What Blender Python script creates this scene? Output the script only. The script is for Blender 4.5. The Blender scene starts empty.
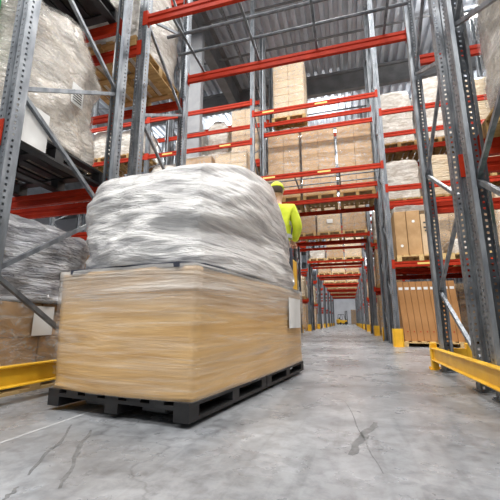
import bpy, math, random
from mathutils import Vector, Matrix, noise
random.seed(7)
C = bpy.context.scene.collection
PI = math.pi
R = math.radians

# ---------------------------------------------------------------- materials
def newmat(name):
    m = bpy.data.materials.new(name); m.use_nodes = True
    nt = m.node_tree; nt.nodes.clear()
    return m, nt, nt.nodes, nt.links

def ramp(n, l, src, stops):
    r = n.new('ShaderNodeValToRGB'); l.new(src, r.inputs['Fac'])
    e = r.color_ramp.elements
    while len(e) < len(stops): e.new(0.5)
    for i, (p, c) in enumerate(stops):
        e[i].position = p; e[i].color = (*c, 1) if len(c) == 3 else c
    return r.outputs['Color']

def coords(n, l, scale=(1, 1, 1), kind='Object'):
    tc = n.new('ShaderNodeTexCoord'); mp = n.new('ShaderNodeMapping')
    mp.inputs['Scale'].default_value = scale
    l.new(tc.outputs[kind], mp.inputs['Vector'])
    return mp.outputs['Vector']

def noise_tex(n, l, vec, scale, detail=4, rough=.55, dist=0):
    t = n.new('ShaderNodeTexNoise'); t.inputs['Scale'].default_value = scale
    t.inputs['Detail'].default_value = detail; t.inputs['Roughness'].default_value = rough
    t.inputs['Distortion'].default_value = dist
    l.new(vec, t.inputs['Vector']); return t.outputs['Fac']

def bump(n, l, h, strength, dist=.01):
    b = n.new('ShaderNodeBump'); b.inputs['Strength'].default_value = strength
    b.inputs['Distance'].default_value = dist; l.new(h, b.inputs['Height'])
    return b.outputs['Normal']

def pbr(name, c0, c1, scale=6, rough=.5, metal=0, bmp=0, bscale=40, stretch=(1, 1, 1), bdist=.01, coat=0, r1=None, spec=.5, lo=.35, hi=.65):
    m, nt, n, l = newmat(name)
    o = n.new('ShaderNodeOutputMaterial'); p = n.new('ShaderNodeBsdfPrincipled')
    l.new(p.outputs[0], o.inputs[0])
    v = coords(n, l, stretch)
    f = noise_tex(n, l, v, scale)
    l.new(ramp(n, l, f, [(lo, c0), (hi, c1)]), p.inputs['Base Color'])
    p.inputs['Roughness'].default_value = rough; p.inputs['Metallic'].default_value = metal
    p.inputs['Specular IOR Level'].default_value = spec
    if coat: p.inputs['Coat Weight'].default_value = coat; p.inputs['Coat Roughness'].default_value = .12
    if r1 is not None:
        f2 = noise_tex(n, l, v, scale * 2.3)
        mr = n.new('ShaderNodeMapRange'); mr.inputs['To Min'].default_value = rough; mr.inputs['To Max'].default_value = r1
        l.new(f2, mr.inputs['Value']); l.new(mr.outputs[0], p.inputs['Roughness'])
    if bmp:
        l.new(bump(n, l, noise_tex(n, l, v, bscale), bmp, bdist), p.inputs['Normal'])
    return m

M = {}
M['galv'] = pbr('galvanised_steel', (.13, .145, .165), (.27, .29, .31), 14, .42, .6, .15, 60, (1, 1, .25), .004, r1=.5)
M['galv_d'] = pbr('weathered_galvanised_tube', (.10, .115, .13), (.20, .215, .23), 10, .4, .6, r1=.6)
M['red'] = pbr('red_paint', (.33, .017, .004), (.41, .028, .006), 5, .55, 0, r1=.65, spec=.18)
M['yellow'] = pbr('yellow_paint', (.72, .38, .015), (.85, .50, .03), 5, .4, 0, coat=.2, r1=.55)
M['label_y'] = pbr('beam_label_paper', (.75, .55, .12), (.8, .62, .2), 9, .6)
M['wood'] = pbr('pallet_wood', (.30, .17, .055), (.50, .32, .12), 3, .75, 0, .3, 30, (1, 8, 8), .005)
M['wood_l'] = pbr('pale_pallet_wood', (.52, .34, .13), (.66, .47, .22), 3, .7, 0, .3, 30, (8, 1, 8), .005)
M['black_pl'] = pbr('black_plastic', (.006, .006, .007), (.016, .016, .017), 8, .45, 0, r1=.6)
M['card'] = pbr('cardboard', (.40, .235, .10), (.50, .31, .145), 4, .7, 0, .1, 50)
M['card_l'] = pbr('pale_cardboard', (.54, .39, .23), (.64, .48, .31), 4, .65, 0, .1, 50)
M['card_b'] = pbr('orange_brown_board', (.36, .165, .05), (.44, .215, .075), 3, .6, 0, .1, 40)
M['paper'] = pbr('white_paper', (.72, .72, .70), (.80, .80, .78), 5, .6)
M['ink'] = pbr('printed_ink', (.03, .03, .03), (.05, .05, .05), 5, .6)
M['green'] = pbr('green_film_print', (.02, .28, .08), (.04, .40, .13), 9, .3, coat=.6)
M['wall'] = pbr('painted_wall', (.50, .51, .55), (.58, .59, .63), .6, .8)
M['conc'] = pbr('column_concrete', (.24, .25, .265), (.31, .32, .335), 2, .85, 0, .1, 20)
M['deck'] = pbr('galvanised_roof_deck', (.44, .48, .53), (.56, .60, .66), 1.5, .5, .1)
M['truss'] = pbr('grey_roof_steel', (.17, .175, .18), (.24, .245, .25), 2, .6, .2)
M['tarp'] = pbr('dark_load_cover', (.012, .011, .010), (.045, .038, .03), 4, .5)
M['tyre'] = pbr('rubber', (.015, .015, .015), (.03, .03, .03), 8, .7)
M['truckgrey'] = pbr('truck_charcoal', (.035, .037, .04), (.06, .062, .066), 6, .4, .1)
M['truckyel'] = pbr('truck_yellow', (.70, .38, .02), (.80, .46, .03), 6, .35, coat=.4)
M['skin'] = pbr('skin', (.55, .32, .22), (.62, .38, .27), 6, .5)
M['hair'] = pbr('hair', (.04, .025, .015), (.07, .045, .03), 20, .6, 0, .4, 60)
M['hivis'] = pbr('hi_vis_yellow_cloth', (.62, .72, .02), (.74, .84, .05), 8, .7, 0, .3, 25)
M['reflect'] = pbr('reflective_tape', (.55, .57, .60), (.65, .67, .70), 20, .3, .4)
M['trouser'] = pbr('dark_trousers', (.03, .035, .055), (.05, .055, .08), 10, .85, 0, .3, 40)
M['sleeve'] = pbr('grey_sleeve', (.16, .16, .18), (.24, .24, .26), 10, .8, 0, .3, 40)

def crumple(n, l, v, scale, base):
    ad = n.new('ShaderNodeVectorMath'); ad.operation = 'MULTIPLY_ADD'
    nz = n.new('ShaderNodeTexNoise'); nz.inputs['Scale'].default_value = scale * .8; nz.inputs['Detail'].default_value = 3
    l.new(v, nz.inputs['Vector']); l.new(nz.outputs['Color'], ad.inputs[0]); ad.inputs[1].default_value = (.5, .5, .5); l.new(v, ad.inputs[2])
    vo = n.new('ShaderNodeTexVoronoi'); vo.inputs['Scale'].default_value = scale; l.new(ad.outputs[0], vo.inputs['Vector'])
    mm = n.new('ShaderNodeMath'); mm.operation = 'MULTIPLY_ADD'; mm.inputs[1].default_value = .9
    l.new(vo.outputs['Distance'], mm.inputs[0]); l.new(base, mm.inputs[2])
    return mm.outputs[0]

def goods(name, c0, c1, stretch=(1, 1, 1), scale=5, bs=.6, rough=.3):
    """soft goods under tight film: pale, glossy, creased"""
    m, nt, n, l = newmat(name)
    o = n.new('ShaderNodeOutputMaterial'); p = n.new('ShaderNodeBsdfPrincipled'); l.new(p.outputs[0], o.inputs[0])
    v = coords(n, l, stretch)
    f = noise_tex(n, l, v, scale, 6, .6, 1.0)
    l.new(ramp(n, l, f, [(.32, c0), (.66, c1)]), p.inputs['Base Color'])
    p.inputs['Roughness'].default_value = rough
    p.inputs['Coat Weight'].default_value = .8; p.inputs['Coat Roughness'].default_value = .08
    g = noise_tex(n, l, v, scale * 1.7, 5, .65, 2.5)
    g = crumple(n, l, v, scale * .9, g)
    nn = bump(n, l, g, bs, .05)
    l.new(nn, p.inputs['Normal']); l.new(nn, p.inputs['Coat Normal'])
    return m
M['white_goods'] = goods('white_wrapped_goods', (.46, .40, .33), (.76, .73, .68), (1, 1, 2), 4, .9)
M['beige_goods'] = goods('beige_wrapped_goods', (.62, .54, .45), (.86, .81, .74), (1, 1, 2.0), 2.2, 1.0, .16)
M['silver_goods'] = goods('silver_film_goods', (.22, .22, .25), (.78, .78, .80), (.5, .5, 2.6), 6, 1.0)
M['cream_goods'] = goods('cream_wrapped_cartons', (.50, .37, .22), (.70, .60, .44), (.6, .6, 3), 5, .7)
M['move_tan'] = goods('tan_cartons_with_streaked_film', (.50, .29, .10), (.70, .46, .21), (.3, .16, 4), 3, .16, .45)
M['move_white'] = goods('grey_white_streaked_film', (.33, .325, .335), (.95, .94, .91), (.7, .35, 4.5), 3, .5, .3)

def film(name, stretch=(1, 1, 1), scale=6, base=.08, amp=.50, topz=None):
    m, nt, n, l = newmat(name)
    o = n.new('ShaderNodeOutputMaterial'); mx = n.new('ShaderNodeMixShader')
    tr = n.new('ShaderNodeBsdfTransparent'); p = n.new('ShaderNodeBsdfPrincipled')
    p.inputs['Base Color'].default_value = (.86, .84, .80, 1); p.inputs['Roughness'].default_value = .12
    v = coords(n, l, stretch)
    f = noise_tex(n, l, v, scale, 6, .6, 1.5)
    mr = n.new('ShaderNodeMapRange'); mr.inputs['From Min'].default_value = .45; mr.inputs['From Max'].default_value = .75
    mr.inputs['To Min'].default_value = base; mr.inputs['To Max'].default_value = base + amp
    l.new(f, mr.inputs['Value']); fac = mr.outputs[0]
    if topz:      # extra turns of film wound round the top
        sp = n.new('ShaderNodeSeparateXYZ'); l.new(coords(n, l), sp.inputs[0])
        m3 = n.new('ShaderNodeMapRange'); m3.interpolation_type = 'SMOOTHSTEP'
        m3.inputs['From Min'].default_value = topz[0]; m3.inputs['From Max'].default_value = topz[1]; m3.inputs['To Max'].default_value = topz[2]
        l.new(sp.outputs['Z'], m3.inputs['Value']); ad = n.new('ShaderNodeMath'); ad.operation = 'ADD'; ad.use_clamp = True
        l.new(fac, ad.inputs[0]); l.new(m3.outputs[0], ad.inputs[1]); fac = ad.outputs[0]
    l.new(fac, mx.inputs[0])
    l.new(bump(n, l, crumple(n, l, v, scale * .8, noise_tex(n, l, v, scale * 1.5, 5, .6, 2)), .8, .04), p.inputs['Normal'])
    l.new(tr.outputs[0], mx.inputs[1]); l.new(p.outputs[0], mx.inputs[2]); l.new(mx.outputs[0], o.inputs[0])
    return m
M['film'] = film('stretch_film', (1, 1, 2))

def emis(name, c, s):
    m, nt, n, l = newmat(name)
    o = n.new('ShaderNodeOutputMaterial'); e = n.new('ShaderNodeEmission')
    e.inputs[0].default_value = (*c, 1); e.inputs[1].default_value = s; l.new(e.outputs[0], o.inputs[0]); return m
M['lamp'] = emis('lamp_diffuser', (1, .98, .95), 14)

def floor_mat():
    m, nt, n, l = newmat('polished_concrete')
    o = n.new('ShaderNodeOutputMaterial'); p = n.new('ShaderNodeBsdfPrincipled'); l.new(p.outputs[0], o.inputs[0])
    v = coords(n, l)
    a = ramp(n, l, noise_tex(n, l, v, 1.1, 8, .62, .6), [(.34, (.17, .18, .195)), (.64, (.36, .372, .39))])
    fine = ramp(n, l, noise_tex(n, l, v, 14, 8, .7, .3), [(.32, (.62, .62, .62)), (.58, (1, 1, 1))])
    mul = n.new('ShaderNodeMixRGB'); mul.blend_type = 'MULTIPLY'; mul.inputs[0].default_value = 1
    l.new(a, mul.inputs[1]); l.new(fine, mul.inputs[2])
    # faint wheel scuffs running down the passage
    v2 = coords(n, l, (6, .35, 1))
    sc = ramp(n, l, noise_tex(n, l, v2, 2.2, 5, .6, .4), [(.30, (.72, .72, .72)), (.46, (1, 1, 1))])
    m2 = n.new('ShaderNodeMixRGB'); m2.blend_type = 'MULTIPLY'; m2.inputs[0].default_value = .8
    l.new(mul.outputs[0], m2.inputs[1]); l.new(sc, m2.inputs[2])
    # hairline cracks
    vo = n.new('ShaderNodeTexVoronoi'); vo.feature = 'DISTANCE_TO_EDGE'; vo.inputs['Scale'].default_value = .55
    vd = n.new('ShaderNodeVectorMath'); vd.operation = 'ADD'
    nz = n.new('ShaderNodeTexNoise'); nz.inputs['Scale'].default_value = 2.5; nz.inputs['Detail'].default_value = 6
    l.new(v, nz.inputs['Vector']); l.new(v, vd.inputs[0]); l.new(nz.outputs['Color'], vd.inputs[1])
    l.new(vd.outputs[0], vo.inputs['Vector'])
    cr = ramp(n, l, vo.outputs['Distance'], [(.0, (.30, .30, .30)), (.010, (1, 1, 1))])
    m3 = n.new('ShaderNodeMixRGB'); m3.blend_type = 'MULTIPLY'; m3.inputs[0].default_value = .45
    l.new(m2.outputs[0], m3.inputs[1]); l.new(cr, m3.inputs[2])
    l.new(m3.outputs[0], p.inputs['Base Color'])
    rr = n.new('ShaderNodeMapRange'); rr.inputs['To Min'].default_value = .16; rr.inputs['To Max'].default_value = .42
    l.new(noise_tex(n, l, v, 3, 6), rr.inputs['Value']); l.new(rr.outputs[0], p.inputs['Roughness'])
    l.new(bump(n, l, noise_tex(n, l, v, 9, 6), .12, .01), p.inputs['Normal'])
    return m
M['floor'] = floor_mat()
M['scuff'] = pbr('rubber_scuff', (.085, .087, .09), (.20, .205, .21), 30, .5, lo=.3, hi=.75)
M['joint'] = pbr('joint_filler', (.36, .37, .38), (.44, .45, .46), 10, .5)

# ---------------------------------------------------------------- mesh builder
class MB:
    def __init__(s): s.v = []; s.f = []; s.m = []; s.mi = 0
    def add(s, vs, fs):
        b = len(s.v); s.v += [tuple(p) for p in vs]
        for f in fs: s.f.append([b + i for i in f]); s.m.append(s.mi)
        return s
    def box(s, x0, x1, y0, y1, z0, z1, bev=0):
        if bev <= 0:
            vs = [(x, y, z) for z in (z0, z1) for y in (y0, y1) for x in (x0, x1)]
            return s.add(vs, [(0, 2, 3, 1), (4, 5, 7, 6), (0, 1, 5, 4), (2, 6, 7, 3), (0, 4, 6, 2), (1, 3, 7, 5)])
        b = bev; vs = []; fs = []
        # chamfered box: 24 verts
        X = (x0, x1); Y = (y0, y1); Z = (z0, z1); idx = {}
        for i in (0, 1):
            for j in (0, 1):
                for k in (0, 1):
                    sx, sy, sz = (1 if i == 0 else -1), (1 if j == 0 else -1), (1 if k == 0 else -1)
                    idx[i, j, k, 'x'] = len(vs); vs.append((X[i], Y[j] + sy * b, Z[k] + sz * b))
                    idx[i, j, k, 'y'] = len(vs); vs.append((X[i] + sx * b, Y[j], Z[k] + sz * b))
                    idx[i, j, k, 'z'] = len(vs); vs.append((X[i] + sx * b, Y[j] + sy * b, Z[k]))
        q = idx
        cyc = [(0, 0), (1, 0), (1, 1), (0, 1)]
        for i in (0, 1):
            f = [q[i, j, k, 'x'] for j, k in cyc]; fs.append(f if i else f[::-1])
            f = [q[k, i, j, 'y'] for j, k in cyc]; fs.append(f if i else f[::-1])
            f = [q[j, k, i, 'z'] for j, k in cyc]; fs.append(f if i else f[::-1])
        for j in (0, 1):
            for k in (0, 1):
                fl = (j == k)
                f = [q[0, j, k, 'y'], q[1, j, k, 'y'], q[1, j, k, 'z'], q[0, j, k, 'z']]; fs.append(f if not fl else f[::-1])
                f = [q[k, 0, j, 'z'], q[k, 1, j, 'z'], q[k, 1, j, 'x'], q[k, 0, j, 'x']]; fs.append(f if not fl else f[::-1])
                f = [q[j, k, 0, 'x'], q[j, k, 1, 'x'], q[j, k, 1, 'y'], q[j, k, 0, 'y']]; fs.append(f if not fl else f[::-1])
                for i in (0, 1):
                    f = [q[i, j, k, 'x'], q[i, j, k, 'y'], q[i, j, k, 'z']]; fs.append(f if (i + j + k) % 2 == 1 else f[::-1])
        return s.add(vs, fs)
    def bar(s, a, b, w, h=None, up=(0, 0, 1)):
        a = Vector(a); b = Vector(b); h = h or w
        d = (b - a).normalized(); u = Vector(up)
        if abs(d.dot(u)) > .95: u = Vector((1, 0, 0))
        r = d.cross(u).normalized(); u = r.cross(d).normalized()
        o = [(-w / 2, -h / 2), (w / 2, -h / 2), (w / 2, h / 2), (-w / 2, h / 2)]
        vs = [a + r * x + u * y for x, y in o] + [b + r * x + u * y for x, y in o]
        return s.add(vs, [(0, 3, 2, 1)[::-1], (4, 5, 6, 7)[::1], (0, 1, 5, 4)[::-1], (1, 2, 6, 5)[::-1], (2, 3, 7, 6)[::-1], (3, 0, 4, 7)[::-1]])
    def tube(s, a, b, r, n=10, r2=None):
        a = Vector(a); b = Vector(b); r2 = r if r2 is None else r2
        d = (b - a).normalized(); u = Vector((0, 0, 1))
        if abs(d.dot(u)) > .95: u = Vector((1, 0, 0))
        x = d.cross(u).normalized(); y = x.cross(d)
        vs = []
        for c, q in ((a, r), (b, r2)):
            for i in range(n):
                t = 2 * PI * i / n; vs.append(c + (x * math.cos(t) + y * math.sin(t)) * q)
        fs = [(i, (i + 1) % n, n + (i + 1) % n, n + i) for i in range(n)] + [tuple(range(n))[::-1], tuple(range(n, 2 * n))]
        return s.add(vs, fs)
    def prism(s, prof, x0, x1, axis='x'):
        n = len(prof)
        mk = {'x': lambda p, t: (t, p[0], p[1]), 'y': lambda p, t: (p[0], t, p[1]), 'z': lambda p, t: (p[0], p[1], t)}[axis]
        vs = [mk(p, x0) for p in prof] + [mk(p, x1) for p in prof]
        return s.add(vs, [(i, (i + 1) % n, n + (i + 1) % n, n + i) for i in range(n)] + [tuple(range(n))[::-1], tuple(range(n, 2 * n))])
    def mesh(s, name, mats, smooth=False):
        me = bpy.data.meshes.new(name); me.from_pydata(s.v, [], s.f)
        for m in (mats if isinstance(mats, (list, tuple)) else [mats]): me.materials.append(M[m] if isinstance(m, str) else m)
        me.polygons.foreach_set('material_index', s.m)
        if smooth: me.polygons.foreach_set('use_smooth', [True] * len(s.f))
        me.update()
        import bmesh
        bm = bmesh.new(); bm.from_mesh(me); bmesh.ops.recalc_face_normals(bm, faces=bm.faces); bm.to_mesh(me); bm.free()
        return me

def put(name, me, parent=None, loc=(0, 0, 0), rot=(0, 0, 0), sc=None):
    o = bpy.data.objects.new(name, me); C.objects.link(o)
    if parent: o.parent = parent
    o.location = loc; o.rotation_euler = rot
    if sc: o.scale = sc
    return o
def tag(o, label=None, cat=None, group=None, kind=None):
    if label: o['label'] = label
    if cat: o['category'] = cat
    if group: o['group'] = group
    if kind: o['kind'] = kind
    return o
def thing(name, label, cat, loc=(0, 0, 0), rz=0, group=None):
    o = bpy.data.objects.new(name, None); C.objects.link(o); o.empty_display_size = .1
    o.location = loc; o.rotation_euler = (0, 0, rz)
    return tag(o, label, cat, group)
def struct(name, me, loc=(0, 0, 0)):
    return tag(put(name, me, loc=loc), kind='structure')
def bake(o):
    dg = bpy.context.evaluated_depsgraph_get()
    return bpy.data.meshes.new_from_object(o.evaluated_get(dg))

ORD = ['nearest', 'second', 'third', 'fourth', 'fifth', 'sixth', 'seventh', 'eighth', 'ninth']

# ---------------------------------------------------------------- setting
X0, X1, Y0, Y1, ZR = -30, 26, -9, 92, 12.5
mb = MB(); mb.box(X0, X1, Y0, Y1, -.3, 0); struct('floor', mb.mesh('floor', 'floor'))
mb = MB()                                           # trapezoidal deck, ribs run with the passage
prof = []; p = .36; x = X0
while x < X1:
    prof += [(x, 0), (x + p * .40, 0), (x + p * .5, .16), (x + p * .9, .16)]; x += p
n = len(prof)
vs = [(a, Y0, ZR + b) for a, b in prof] + [(a, Y1, ZR + b) for a, b in prof] + [(a, Y0, ZR + b + .12) for a, b in prof] + [(a, Y1, ZR + b + .12) for a, b in prof]
fs = [(i, i + 1, n + i + 1, n + i) for i in range(n - 1)] + [(2 * n + i, 3 * n + i, 3 * n + i + 1, 2 * n + i + 1) for i in range(n - 1)]
mb.add(vs, fs); struct('ceiling', mb.mesh('ceiling', 'deck'))
mb = MB(); mb.box(X0, X1, Y1 - .2, Y1, 0, ZR + .2); struct('wall_far', mb.mesh('wall', 'wall'))
mb = MB(); mb.box(X0, X0 + .2, Y0, Y1 - .2, 0, ZR + .2); struct('wall_left', mb.mesh('wall', 'wall'))
mb = MB(); mb.box(X1 - .2, X1, Y0, Y1 - .2, 0, ZR + .2); struct('wall_right', mb.mesh('wall', 'wall'))
# roof steel: deep cross girders, girders on the column line, pipes
k = 1
for y in (-1, 7.0, 15.4, 29, 42.6, 56.6, 70.6):
    mb = MB(); z0, z1 = 11.45, 12.5
    mb.box(X0, X1, y - .12, y + .12, z1 - .12, z1); mb.box(X0, X1, y - .12, y + .12, z0, z0 + .12); mb.box(X0, X1, y - .02, y + .02, z0 + .1, z1 - .1)
    struct('trim_%d' % k, mb.mesh('girder', 'truss')); k += 1
for xx in (-4.95, 12.5, -22):
    mb = MB(); mb.box(xx - .2, xx + .2, Y0, Y1, 11.1, 11.2); mb.box(xx - .03, xx + .03, Y0, Y1, 11.2, 12.4); mb.box(xx - .2, xx + .2, Y0, Y1, 12.35, 12.45)
    struct('trim_%d' % k, mb.mesh('girder', 'truss')); k += 1
mb = MB()
for yy in (10.4, 12.4, 17.6, 20.6, 24.5, 33, 38, 47): mb.tube((X0, yy, 11.9), (X1, yy, 11.9), .045, 8)
struct('trim_%d' % k, mb.mesh('pipes', 'truss')); k += 1
mb = MB(); mb.tube((-3.75, Y0, 11.3), (-3.75, Y1, 11.3), .07, 8)
struct('trim_%d' % k, mb.mesh('pipe', 'galv')); k += 1
# concrete columns standing in the gap of the back-to-back racks
for (cx, cy) in ((-4.95, 10.12), (-4.95, 23.42), (-4.95, 36.72)):
    mb = MB(); mb.box(cx - .28, cx + .28, cy - .12, cy + .12, 0, 11.1, .02); mb.box(cx - .30, cx + .30, cy - .15, cy + .15, 7.0, 7.45, .01)
    struct('trim_%d' % k, mb.mesh('column', 'conc')); k += 1
# floor joint and scuffs
mb = MB(); mb.box(-1.605, -1.585, .9, 6.5, .0003, .0012)
o = struct('trim_%d' % k, mb.mesh('joint', 'joint')); k += 1
o.rotation_euler.z = 0

# ---------------------------------------------------------------- rack kit
H = 10.5
BAY = 3.46
FD = 1.27          # frame depth
def post_proto(holes):
    path = [(-.032, .118), (-.06, .102), (-.06, 0), (-.015, 0), (-.010, .015), (.010, .015), (.015, 0), (.06, 0), (.06, .102), (.032, .118)]
    hs = {1: .5, 2: .5, 6: .5, 7: .5} if holes else {}
    mb = MB(); pitch = .05; nc = int(H / pitch)
    for i in range(len(path) - 1):
        a = Vector((*path[i], 0)); b = Vector((*path[i + 1], 0)); w = (b - a).length
        if i in hs:
            d = (b - a).normalized(); hw = .0085; hh = .011; c = w * (.5 if i in (2, 6) else .62 if i == 1 else .38)
            off = 0 if i in (2, 6) else .5
            vs = []; fs = []
            for j in range(nc + 1):
                z = j * pitch * H / (nc * pitch); vs += [a + Vector((0, 0, z)), b + Vector((0, 0, z))]
            for j in range(nc):
                zc = (j + .5) * H / nc
                q = len(vs)
                vs += [a + d * (c - hw) + Vector((0, 0, zc - hh)), a + d * (c + hw) + Vector((0, 0, zc - hh * .8)), a + d * (c + hw) + Vector((0, 0, zc + hh)), a + d * (c - hw) + Vector((0, 0, zc + hh * .8))]
                A, B, Cc, D = 2 * j, 2 * j + 1, 2 * j + 3, 2 * j + 2
                fs += [(A, B, q + 1, q), (B, Cc, q + 2, q + 1), (Cc, D, q + 3, q + 2), (D, A, q, q + 3)]
            mb.add(vs, fs)
        else:
            mb.add([a, b, b + Vector((0, 0, H)), a + Vector((0, 0, H))], [(0, 1, 2, 3)])
    me = bpy.data.meshes.new('post'); me.from_pydata(mb.v, [], mb.f); me.materials.append(M['galv'])
    import bmesh
    bm = bmesh.new(); bm.from_mesh(me); bmesh.ops.remove_doubles(bm, verts=bm.verts, dist=.0004); bm.to_mesh(me); bm.free()
    o = bpy.data.objects.new('tmp', me); C.objects.link(o)
    s = o.modifiers.new('s', 'SOLIDIFY'); s.thickness = .003; s.offset = 0
    r = bake(o); bpy.data.objects.remove(o); return r
POST_H = post_proto(True); POST_S = post_proto(False)
mb = MB(); mb.box(-.08, .08, -.03, .15, 0, .008); mb.tube((-.065, -.015, .008), (-.065, -.015, .02), .01, 6); mb.tube((.065, -.015, .008), (.065, -.015, .02), .01, 6)
BASE = mb.mesh('base_plate', 'galv')

# beam: stepped box section with a pressed groove, hooked end plates
def beam_mesh(L):
    mb = MB(); h = .135; w = .05
    prof = [(-w / 2, 0), (-w / 2, -.045), (-w / 2 + .012, -.058), (-w / 2 + .012, -.078), (-w / 2, -.09), (-w / 2, -h), (w / 2, -h), (w / 2, -.09), (w / 2 - .012, -.078), (w / 2 - .012, -.058), (w / 2, -.045), (w / 2, 0)]
    mb.prism(prof, .004, L - .004)
    return mb.mesh('beam', 'red')
BEAM = beam_mesh(BAY - .12)
mb = MB(); mb.box(-.062, .006, -.038, -.030, -.17, .05); mb.box(-.004, .004, -.036, .03, -.17, .05)
for zz in (-.13, -.02): mb.tube((-.035, -.042, zz), (-.035, -.036, zz), .008, 6)
CONN = mb.mesh('beam_connector', 'red')
mb = MB(); mb.box(0, .34, -.0275, -.0255, -.085, -.04); LAB = mb.mesh('capacity_label', 'label_y')

def brace_mesh(y0, z0, y1, z1, w=.034):
    mb = MB(); a = Vector((0, y0, z0)); b = Vector((0, y1, z1)); mb.bar(a, b, .034, w, (1, 0, 0))
    return mb
BR = {}
def brace(kind):   # from the outer post up / down to the inner post, local y 0..1.25 from outer face
    if kind not in BR:
        y0, y1 = .075, 1.20
        dz = .74 if kind == 'up' else -.70
        BR[kind] = brace_mesh(y0, 0, y1, dz).mesh('brace', 'galv')
    return BR[kind]
def lattice():
    if 'lat' not in BR:
        mb = MB(); z = .90
        while z + .8 < H:
            mb.bar((0, .075, z), (0, 1.20, z + .74), .034, .034, (1, 0, 0)); mb.bar((0, .075, z), (0, 1.20, z - .70), .034, .034, (1, 0, 0)); z += 1.46
        BR['lat'] = mb.mesh('bracing', 'galv')
    return BR['lat']

def rack_line(name, yo, flip, posts, beams, label, detail, labels=()):
    """yo: y of the outer (aisle) face; flip: outer face looks to +Y. posts: bay indices of frames; beams: list (bay, z)"""
    s = -1 if flip else 1
    t = thing(name, label, 'rack', (0, yo, 0))
    for b in posts:
        x = -2.42 - BAY * b if b > 0 else -2.42 if b >= 0 else 1.04 + BAY * (-b - 1)
        for y, fl in ((0, flip), (s * FD, not flip)):
            pst = put('post', POST_H if detail else POST_S, t, (x, y, .008), (0, 0, PI if fl else 0))
            if detail: put('base_plate', BASE, pst, (0, 0, -.008))
        if detail:
            z = .90; n = 0
            while z + .8 < 7.5:
                for kd in ('up', 'down'):
                    put('brace', brace(kd), t, (x, 0, z), (0, 0, PI if flip else 0))
                z += 1.46
            if True:
                put('bracing', BR.setdefault('top', top_lattice()), t, (x, 0, 0), (0, 0, PI if flip else 0))
        else:
            put('bracing', lattice(), t, (x, 0, 0), (0, 0, PI if flip else 0))
    for bi, (b, z) in enumerate(beams):
        x = -2.36 - BAY * b          # bay 0 is the passage; 1,2.. left; -1,-2.. right
        for y, fr in ((s * .03, not flip), (s * (FD - .03), flip)):
            bm_ = put('beam', BEAM, t, (x, y, z), (0, 0, 0))
            if detail or abs(b) <= 1:
                ry = 0 if fr else PI
                if fr:
                    put('beam_connector', CONN, bm_, (0, -.0, 0)); put('beam_connector', CONN, bm_, (BAY - .12, 0, 0), (0, 0, 0), (-1, 1, 1))
                else:
                    put('beam_connector', CONN, bm_, (0, 0, 0), (0, 0, 0), (1, -1, 1)); put('beam_connector', CONN, bm_, (BAY - .12, 0, 0), (0, 0, 0), (-1, -1, 1))
            if (b, z) in labels and y == s * .03 and fr:
                for lx in ((.25, 1.75) if b == 0 else (.5, 2.4)): put('capacity_label', LAB, bm_, (lx, 0, 0))
    return t
def top_lattice():
    mb = MB(); z = .90
    while z + .8 < H:
        if z + .8 >= 7.5:
            mb.bar((0, .075, z), (0, 1.20, z + .74), .034, .034, (1, 0, 0)); mb.bar((0, .075, z), (0, 1.20, z - .70), .034, .034, (1, 0, 0))
        z += 1.46
    return mb.mesh('bracing', 'galv')

# ---------------------------------------------------------------- pallets
def pallet(label, x, y, z, W=1.15, D=1.3, mat='wood', group=None, detail=True, h=.15, name='pallet', rz=0):
    """origin centre bottom; W along x, D along y"""
    key = ('pal', W, D, mat, h, detail)
    if not detail:
        if key not in BR:
            mb = MB(); pal_parts(mb, None, W, D, h); BR[key] = mb.mesh('pallet', mat)
        o = put(name, BR[key], None, (x, y, z), (0, 0, rz)); return tag(o, label, 'pallet', group)
    t = thing(name, label, 'pallet', (x, y, z), rz, group)
    if key not in BR:
        BR[key] = {}
        for nm in ('deck_board', 'stringer_board', 'block', 'bottom_board'):
            mb = MB(); pal_one(mb, nm, W, D, h); BR[key][nm] = mb.mesh(nm, mat)
    for nm, pos in pal_layout(W, D, h):
        put(nm, BR[key][nm], t, pos)
    return t
def pal_one(mb, nm, W, D, h, o=(0, 0, 0)):
    x, y, z = o
    if nm == 'deck_board': mb.box(x - .05, x + .05, y - D / 2, y + D / 2, z - .022, z)
    if nm == 'stringer_board': mb.box(x - W / 2, x + W / 2, y - .05, y + .05, z - .02, z)
    if nm == 'block': mb.box(x - .05, x + .05, y - .05, y + .05, z - (h - .064), z)
    if nm == 'bottom_board': mb.box(x - .05, x + .05, y - D / 2, y + D / 2, z - .022, z)
def pal_layout(W, D, h):
    L = []
    nb = 7
    for i in range(nb): L.append(('deck_board', (-W / 2 + .05 + i * (W - .1) / (nb - 1), 0, h)))
    for yy in (-D / 2 + .05, 0, D / 2 - .05):
        L.append(('stringer_board', (0, yy, h - .022)))
        for xx in (-W / 2 + .05, 0, W / 2 - .05): L.append(('block', (xx, yy, h - .042)))
    for xx in (-W / 2 + .05, 0, W / 2 - .05): L.append(('bottom_board', (xx, 0, .022)))
    return L
def pal_parts(mb, t, W, D, h):
    for nm, pos in pal_layout(W, D, h): pal_one(mb, nm, W, D, h, pos)

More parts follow.
